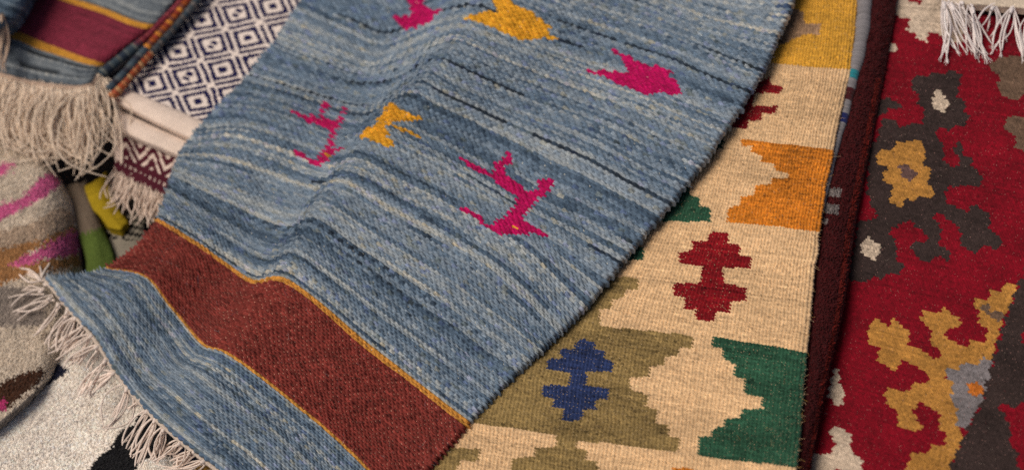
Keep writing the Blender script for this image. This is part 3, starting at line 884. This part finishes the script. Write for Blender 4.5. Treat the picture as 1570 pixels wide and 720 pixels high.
geo = thing('fringed_rug', 'maroon and cream zigzag rug end with short cream fringe below the two cream hems', 'rug', tuple(P(np.array(220.), np.array(260.), -0.11)))
weave('woven_field', GEO, 60, 34, 3, 2, z_geo, geo_colours, wool('cotton_weave'), geo, amp=0.001, shear=0, rib=0.3, seed=16, edge=(1, 0, 1, 0), jitter=0.4)
for i in range(9):
    f = i / 8
    r0 = (178 + 74 * f, 262 + 38 * f)
    tp = [(r0[0] - 12 + random.uniform(-6, 6), r0[1] + 50 - 4 * f + random.uniform(-10, 6)), (r0[0] + 2, r0[1] + 42 + random.uniform(-8, 8)), (r0[0] - 4, r0[1] + 30)]
    tassel(geo, r0, tp, float(z_geo(r0[0], 0)), float(zbase(r0[0], 0)) - 0.03, 15, 400 + i, (228, 206, 188), 0.001, 5.0, 0.12, 2.0, 0.004, curl=4.0, knot=False, rootw=3.5)

# ================================================================== 7. the plum-banded rug, top left
PL = [
    [(-60, 92), (0, 111), (50, 124), (105, 131), (136, 128), (157, 110)],
    [(-40, 30), (27, 55), (73, 72), (117, 88), (150, 98), (168, 101)],
    [(30, -26), (110, 0), (160, 17), (200, 33), (232, 40), (250, 32)],
    [(100, -66), (180, -34), (230, -12), (265, -4), (290, -16)],
    [(170, -110), (250, -76), (300, -50), (340, -70)],
]
PLM = Loft(PL)


def z_plm(x, y, s=None, t=None):
    return zbase(x, y) + 0.042 + 0.004 * np.sin(x / 30.0 + y / 50.0) - (0.02 * np.clip((s - 0.86) / 0.14, 0, 1) ** 2 if s is not None else 0)


def plm_colours(X, Y, row, k, S, T):
    rng = np.random.default_rng(53)
    v = streaks(X.shape[0], X.shape[1] - 1, rng, 0.40)
    g = ramp(v); g = (g * 0.45 + 0.55 * g.mean(-1, keepdims=True)) * np.array([0.98, 1.0, 0.98]) * 0.75
    t1, t2 = PLM.t[1], PLM.t[2]; w = 1.0 / X.shape[0]
    c = np.where(((T > t1) & (T < t2))[..., None], lin((122, 40, 58)) * (1 + 0.1 * rng.standard_normal(X.shape) + 0.12 * rng.standard_normal(X.shape[0])[:, None])[..., None], g)
    ln = (np.abs(T - t1) < 1.3 * w) | (np.abs(T - t2) < 1.3 * w)
    return np.where(ln[..., None], lin((200, 142, 52)) * (1 + 0.1 * rng.standard_normal(X.shape))[..., None], c)


plm = thing('fringed_rug', 'grey rug with a plum band between yellow lines and long beige fringe, upper left', 'rug', tuple(P(np.array(100.), np.array(60.), -0.06)))
weave('woven_field', PLM, 40, 64, 4, 4, z_plm, plm_colours, wool('plum_wool', 0.5, 1000, 0.95, 0.12, 0.2), plm, amp=0.0018, shear=0.3, seed=17, edge=(0, 0, 1, 0), thick=0.008)


def seg_edge(cols):
    def f(k, p, r):
        return lin(cols[(k * 7 + k // 3) % len(cols)]) * (1 + 0.15 * r.standard_normal())
    return f


cord('selvedge', plm, [(154, 116), (168, 104), (186, 90), (204, 76), (216, 66)], lambda x, y: zbase(x, y) + 0.038, 0.0075,
     seg_edge([(60, 74, 84), (84, 92, 94), (46, 56, 70), (100, 104, 100)]), wool('plum_wool'), turns=16, sides=10)
cord('selvedge', plm, [(206, 72), (226, 56), (248, 34), (266, 16), (282, -4)], lambda x, y: zbase(x, y) + 0.04, 0.005,
     seg_edge([(128, 46, 62), (118, 40, 54), (140, 60, 66)]), wool('plum_wool'), turns=18, sides=10)
cord('end_binding', plm, [(a, b + 3) for a, b in PL[0][:5]] + [(150, 118)], lambda x, y: zbase(x, y) + 0.038, 0.003,
     lambda k, p, r: lin((190, 164, 144)) * (1 + 0.08 * r.standard_normal()), wool('fringe_yarn'), turns=50)
for i in range(15):
    f = i / 14
    x0 = -46 + 196 * f
    y0 = float(np.interp(x0, [-60, 0, 50, 105, 136, 157], [96, 115, 128, 134, 131, 112])) + 2
    if i == 14: y0 -= 8
    tp = [(x0 + random.uniform(-24, 10), y0 + 76 + 46 * f + random.uniform(-18, 14)), (x0 + random.uniform(-16, 16) + 6, y0 + 64 + random.uniform(-14, 26)), (x0 + random.uniform(-14, 20) + 6, y0 + 90 + 50 * f + random.uniform(-24, 10)), (x0 + random.uniform(-20, 20), y0 + 90 + 30 * f)]
    if i >= 12: tp = [(x0 + 12, y0 + 52), (x0 - 14, y0 + 60), (x0 + 8, y0 + 96), (x0 + 2, y0 + 130)]
    z0 = float(zbase(x0, 0)) + 0.038
    tassel(plm, (x0, y0), tp, z0, float(zbase(x0, 0)) + 0.012, 34, 500 + i, (234, 213, 190), 0.00092, 12.0, 0.20, 5.5, 0.010, curl=22.0, knot=True, rootw=4.0)

# ------------- the folded rug whose edges show underneath it
und = thing('folded_rug', 'folded rug with orange, red and slate wrapped edges showing under the plum banded rug', 'rug', tuple(P(np.array(220.), np.array(80.), -0.08)))
UL = [[(40, 150), (120, 160), (170, 146)], [(120, 60), (190, 90), (236, 72)], [(200, -30), (260, 0), (300, -2)], [(260, -110), (320, -70), (350, -70)]]
UND = Loft(UL)
weave('woven_field', UND, 30, 40, 4, 4, lambda x, y, s, t: zbase(x, y) + 0.024, plain((70, 66, 70), 0.15, 9), wool('plum_wool'), und, amp=0.0016, seed=18)
cord('selvedge', und, [(166, 138), (184, 120), (204, 98), (222, 78), (240, 58), (262, 34), (288, 0), (300, -20)], lambda x, y: zbase(x, y) + 0.036, 0.0062,
     lambda k, p, r: lin([(74, 88, 98), (60, 72, 84), (52, 52, 62), (92, 98, 102)][k % 4] if p[1] > 75 else [(170, 84, 36), (150, 60, 40), (206, 132, 52), (120, 66, 52)][k % 4]) * (1 + 0.15 * r.standard_normal()), wool('plum_wool'), turns=34, sides=10)
cord('selvedge', und, [(170, 150), (190, 128), (210, 104), (230, 82), (250, 60), (272, 36), (298, 6), (312, -14)], lambda x, y: zbase(x, y) + 0.030, 0.0060,
     lambda k, p, r: lin([(200, 128, 84), (170, 86, 58), (206, 156, 108), (190, 92, 56)][k % 4] if p[1] > 82 else [(84, 92, 98), (110, 104, 100), (60, 74, 84), (96, 98, 100)][k % 4]) * (1 + 0.15 * r.standard_normal()), wool('plum_wool'), turns=34, sides=10)

# ------------- dark rolled rug in the corner
rol = thing('rolled_rug', 'dark blue grey rolled rug with a few beige threads in the top left corner', 'rug', tuple(P(np.array(0.), np.array(10.), -0.05)))
OL = [[(-70, 40), (-30, 50), (2, 54)], [(-60, 10), (-10, 26), (24, 36)], [(-40, -40), (10, -26), (54, -12)], [(-10, -110), (40, -95), (96, -80)]]
ROL = Loft(OL)


def z_rol(x, y, s, t):
    return zbase(x, y) + 0.062 + 0.045 * np.sqrt(np.clip(1 - ((s - 0.5) / 0.52) ** 2, 0, 1))


def rol_colours(X, Y, row, k, S, T):
    rng = np.random.default_rng(54)
    return ramp(streaks(X.shape[0], X.shape[1] - 1, rng, 0.25)) * np.array([0.95, 0.95, 0.9])


weave('woven_field', ROL, 24, 40, 4, 4, z_rol, rol_colours, wool('plum_wool'), rol, amp=0.0018, seed=19, edge=(1, 1, 1, 0), thick=0.012)
tassel(rol, (2, 22), [(4, 110), (-4, 100), (8, 96)], float(zbase(0, 0)) + 0.11, float(zbase(0, 0)) + 0.07, 9, 610, (198, 172, 150), 0.0011, 3.0, 0.08, 2.0, 0.002, knot=True, rootw=2.0)

# ================================================================== 8. shaggy rugs at the left
SL = [
    [(-140, 770), (-60, 700), (6, 652), (64, 598), (104, 562)],
    [(-140, 690), (-50, 620), (30, 570), (90, 520), (132, 492)],
    [(-140, 560), (-50, 530), (30, 480), (90, 446), (128, 424)],
    [(-140, 440), (-60, 430), (20, 412), (84, 400), (120, 388)],
    [(-140, 350), (-60, 340), (10, 318), (80, 304), (116, 322)],
    [(-130, 270), (-60, 262), (0, 248), (56, 246), (92, 276)],
    [(-120, 215), (-60, 212), (0, 214), (40, 220), (72, 246)],
]
SHG = Loft(SL)


def z_shg(x, y, s, t):
    return zbase(x, y) - 0.022 + 0.016 * np.sin(np.clip(t, 0, 1) * 3.1) + 0.03 * np.clip((t - 0.4) / 0.4, 0, 1) - 0.06 * np.clip((s - 0.72) / 0.28, 0, 1) ** 2 - 0.03 * np.clip((t - 0.86) / 0.14, 0, 1) ** 2


H2 = (0, 160, 2.5725)
BRN = [cr(0, 560, 4.5, [(-300, 260), (0, 120), (150, 60), (290, 20), (320, 40), (230, 150), (150, 220), (90, 260), (60, 300), (-300, 420)])]
PNK = [cr(*H2, [(-60, 300), (-20, 245), (70, 225), (40, 260), (0, 285)]), cr(*H2, [(-80, 490), (0, 400), (90, 370), (150, 300), (200, 268), (240, 310), (180, 365), (110, 400), (0, 460), (-60, 500)]),
       cr(*H2, [(40, 632), (90, 600), (150, 575), (210, 535), (280, 500), (310, 510), (310, 590), (220, 605), (160, 610), (120, 630), (70, 640)])]
TAN = [cr(*H2, [(-80, 640), (0, 575), (100, 545), (180, 535), (280, 480), (310, 500), (210, 540), (100, 590), (40, 640), (130, 625), (320, 590), (320, 640), (180, 660), (60, 690), (0, 710), (-80, 720)])]
GRY = [cr(*H2, [(-80, 560), (0, 500), (130, 470), (240, 400), (300, 440), (290, 490), (180, 535), (80, 555), (0, 580), (-80, 640)])]
PK2 = [cr(0, 560, 4.5, [(-60, 250), (0, 240), (45, 235), (45, 300), (0, 335), (-60, 360)])]


def shg_colours(X, Y, S, T, rng):
    j = rng.standard_normal(X.shape) * 2.4; X = X + j; Y = Y + rng.standard_normal(X.shape) * 2.4
    c = np.broadcast_to(lin((212, 197, 178)), X.shape + (3,)).copy()
    c[(Y > 440) & (Y < 500) & (X < 70)] = lin((150, 138, 128))
    for col, ps in ((lin((184, 162, 140)), GRY), (lin((170, 124, 78)), TAN), (lin((212, 104, 152)), PNK), (lin((74, 44, 26)), BRN), (lin((190, 60, 118)), PK2)):
        for p in ps: c[inside(p, X, Y)] = col
    c[(T < 0.03)] = lin((120, 112, 106))
    return c * (1 + 0.07 * rng.standard_normal(X.shape) + 0.06 * smooth_noise(X.shape, (40, 30), rng))[..., None]


shg = thing('shaggy_rug', 'thick shaggy rug striped in grey, pink and tan with a brown patch', 'rug', tuple(P(np.array(40.), np.array(420.), -0.14)))
pile('pile_surface', SHG, 120, 240, z_shg, shg_colours, wool('shag_wool', 0.2, 1200, 0.95, 0.2, 0.10), shg, amp=0.0007, tuft=0.0020, tuft_n=40000, tuft_r=0.0011, thick=0.02, edge=(0, 0, 1, 1), round_d=0.03, lean=0.45)

QL = [
    [(-140, 900), (60, 880), (260, 850), (420, 840)],
    [(-140, 800), (40, 780), (240, 740), (400, 730)],
    [(-120, 700), (20, 664), (210, 630), (340, 640)],
    [(-60, 620), (60, 586), (180, 556), (280, 560)],
    [(0, 560), (90, 530), (170, 500), (250, 500)],
]
WHT = Loft(QL)
K3 = (100, 520, 3.6)
BLK = [cr(*K3, [(90, 780), (165, 670), (245, 605), (310, 510), (330, 490), (380, 470), (410, 420), (470, 415), (520, 420), (620, 470), (700, 560), (640, 620), (530, 660), (440, 650), (400, 700), (360, 780)])]
NVY = [cr(0, 560, 4.5, [(190, 190), (330, 0), (390, -20), (480, 40), (440, 70), (400, 80), (370, 110), (260, 190)]), cr(*K3, [(580, 640), (640, 560), (700, 570), (760, 640), (720, 720), (640, 700)])]
YLW = [cr(*K3, [(715, 730), (740, 670), (800, 690), (840, 760), (720, 780)])]
GEDG = [cr(0, 560, 4.5, [(-60, 460), (0, 400), (160, 240), (230, 165), (255, 190), (160, 290), (60, 390), (0, 440)])]


def wht_colours(X, Y, S, T, rng):
    X = X + rng.standard_normal(X.shape) * 1.2; Y = Y + rng.standard_normal(X.shape) * 1.2
    c = np.broadcast_to(lin((250, 240, 228)), X.shape + (3,)).copy()
    gr = rng.random(X.shape) < 0.07
    c[gr] = lin((214, 206, 200))
    c[(X + 1.1 * Y < 700) & (X > 100)] = lin((24, 34, 26))
    for col, ps in ((lin((18, 18, 22)), BLK), (lin((30, 34, 58)), NVY), (lin((190, 150, 80)), YLW), (lin((150, 144, 142)), GEDG)):
        for p in ps: c[inside(p, X, Y)] = col
    return c * (1 + 0.06 * rng.standard_normal(X.shape) + 0.05 * smooth_noise(X.shape, (40, 30), rng))[..., None]


wht = thing('shaggy_rug', 'white shaggy rug with a black patch, under the cream fringe', 'rug', tuple(P(np.array(120.), np.array(650.), -0.15)))
pile('pile_surface', WHT, 170, 200, lambda x, y, s, t: zbase(x, y) - 0.048 + 0.006 * np.sin(x / 60.0 + y / 45.0), wht_colours, wool('white_shag', 0.2, 1200, 0.95, 0.2, 0.1), wht, amp=0.0007, tuft=0.0019,
     tuft_n=46000, tuft_r=0.0011, thick=0.015, edge=(0, 0, 0, 0), lean=0.45, seed=8)

# ------------- brown rug corner behind the striped shag
brn = thing('folded_rug', 'reddish brown rug corner peeping out behind the pink striped shaggy rug', 'rug', tuple(P(np.array(0.), np.array(210.), -0.13)))
BRL = Loft([[(-80, 250), (0, 240), (44, 250)], [(-80, 190), (-10, 186), (34, 214)], [(-80, 150), (-10, 160), (30, 180)]])
pile('pile_surface', BRL, 40, 30, lambda x, y, s, t: zbase(x, y) - 0.02 + 0 * x, lambda X, Y, S, T, r: lin((82, 42, 30)) * (1 + 0.12 * r.standard_normal(X.shape))[..., None], wool('brown_pile', 0.6, 1200, 0.95, 0.1, 0.2), brn,
     amp=0.002, tuft=0.004, tuft_n=1500, tuft_r=0.0008, seed=9)

# ------------- small folded cloths in the hollow
def cloth(name, label, lines, z, col, bulge=0.02, seed=70, cfn=None):
    t = thing(name, label, 'cloth' if 'cloth' in name else 'rug', tuple(P(np.array(lines[0][0][0] * 1.), np.array(lines[0][0][1] * 1.), z)))
    lf = Loft(lines)
    zf = lambda x, y, s, tt: zbase(x, y) + z + bulge * np.sqrt(np.clip(1 - ((s - 0.5) / 0.55) ** 2, 0, 1))
    weave('woven_field', lf, 26, 44, 3, 2, zf, cfn or plain(col, 0.07, seed), wool('cotton_weave'), t, amp=0.001, seed=seed, edge=(1, 1, 1, 1), thick=0.01, jitter=1.5)
    return t


cloth('folded_cloth', 'bright yellow folded cloth in the hollow below the beige fringe', [[(166, 352), (186, 353), (200, 342)], [(140, 318), (158, 318), (174, 306)], [(124, 290), (144, 278), (164, 262)]], -0.045, (160, 136, 30), 0.012, 71)
cloth('folded_cloth', 'lime green rolled cloth between the pink shaggy rug and the red band', [[(134, 440), (156, 434), (182, 420)], [(128, 384), (146, 376), (166, 366)], [(114, 332), (130, 326), (148, 320)], [(100, 286), (116, 280), (132, 276)]], -0.052, (104, 128, 44), 0.018, 72,
      lambda X, Y, r, k, S, T: np.where((Y + 0.3 * X + 3 * np.sin(X) < 396)[..., None], lin((112, 98, 84)), lin((82, 99, 44))) * (1 + 0.08 * np.random.default_rng(3).standard_normal(X.shape))[..., None])
cloth('folded_cloth', 'grey and black checked cloth just above the corner of the red band', [[(166, 396), (190, 396), (222, 372)], [(164, 360), (190, 356), (224, 340)], [(160, 330), (186, 332), (220, 318)]], -0.058, (130, 122, 110), 0.008, 73,
      lambda X, Y, r, k, S, T: np.where((((r // 4 + k // 3) % 2) == 0)[..., None] & (Y < 368)[..., None], lin((20, 20, 20)), lin((138, 130, 116))) * (1 + 0.08 * np.random.default_rng(4).standard_normal(X.shape))[..., None])

# ================================================================== setting
g = 3.0
gb = Bag()
n = 80
u = np.linspace(-g, g, n + 1)
GX, GY = np.meshgrid(u * 1.0, u * 1.0)
V = np.stack([GX, GY, np.full_like(GX, -0.235) + 0.004 * RNG.standard_normal(GX.shape)], -1)
idx = np.arange((n + 1) ** 2).reshape(n + 1, n + 1)
F = np.stack([idx[:-1, :-1], idx[:-1, 1:], idx[1:, 1:], idx[1:, :-1]], -1).reshape(-1, 4)
gb.add(V.reshape(-1, 3), F, lin((74, 64, 58)))
go = gb.build('ground', wool('ground_earth', 0.6, 200, 0.95, 0.0, 0.2))
go['kind'] = 'structure'

# ================================================================== light
EL, AZ = math.radians(55), math.radians(258)       # azimuth measured from +Y (far) clockwise seen from above
w = bpy.data.worlds.new('World'); SC.world = w; w.use_nodes = True
nt = w.node_tree; bg = nt.nodes['Background']
sky = nt.nodes.new('ShaderNodeTexSky'); sky.sky_type = 'NISHITA'; sky.sun_disc = False
sky.sun_elevation = EL; sky.sun_rotation = AZ
sky.air_density = 0.6; sky.dust_density = 4.0; sky.ozone_density = 0.4
nt.links.new(sky.outputs['Color'], bg.inputs['Color']); bg.inputs['Strength'].default_value = 0.06
sl = bpy.data.lights.new('sun', 'SUN'); sl.energy = 1.9; sl.angle = math.radians(34); sl.color = (1.0, 0.90, 0.78)
so = bpy.data.objects.new('sun', sl); COL.objects.link(so)
sd = np.array([math.sin(AZ) * math.cos(EL), math.cos(AZ) * math.cos(EL), math.sin(EL)])
from mathutils import Vector, Matrix
so.rotation_euler = Vector(-sd).to_track_quat('-Z', 'Y').to_euler()

# ================================================================== camera
cd = bpy.data.cameras.new('camera'); co = bpy.data.objects.new('camera', cd); COL.objects.link(co)
cd.sensor_width = 36.0; cd.sensor_fit = 'HORIZONTAL'; cd.lens = 18.0 / TH
cd.clip_start = 0.05; cd.clip_end = 50
co.location = CAM
co.rotation_euler = Vector(FWD).to_track_quat('-Z', 'Y').to_euler()
fp = P(np.array(960.), np.array(400.), 0.09)
cd.dof.use_dof = True
cd.dof.focus_distance = float(np.dot(fp - CAM, FWD))
cd.dof.aperture_fstop = 2.7
SC.camera = co

SC.view_settings.view_transform = 'Standard'
SC.view_settings.look = 'None'
SC.view_settings.gamma = 1.0
SC.view_settings.exposure = 0.0
SC.cycles.use_denoising = False
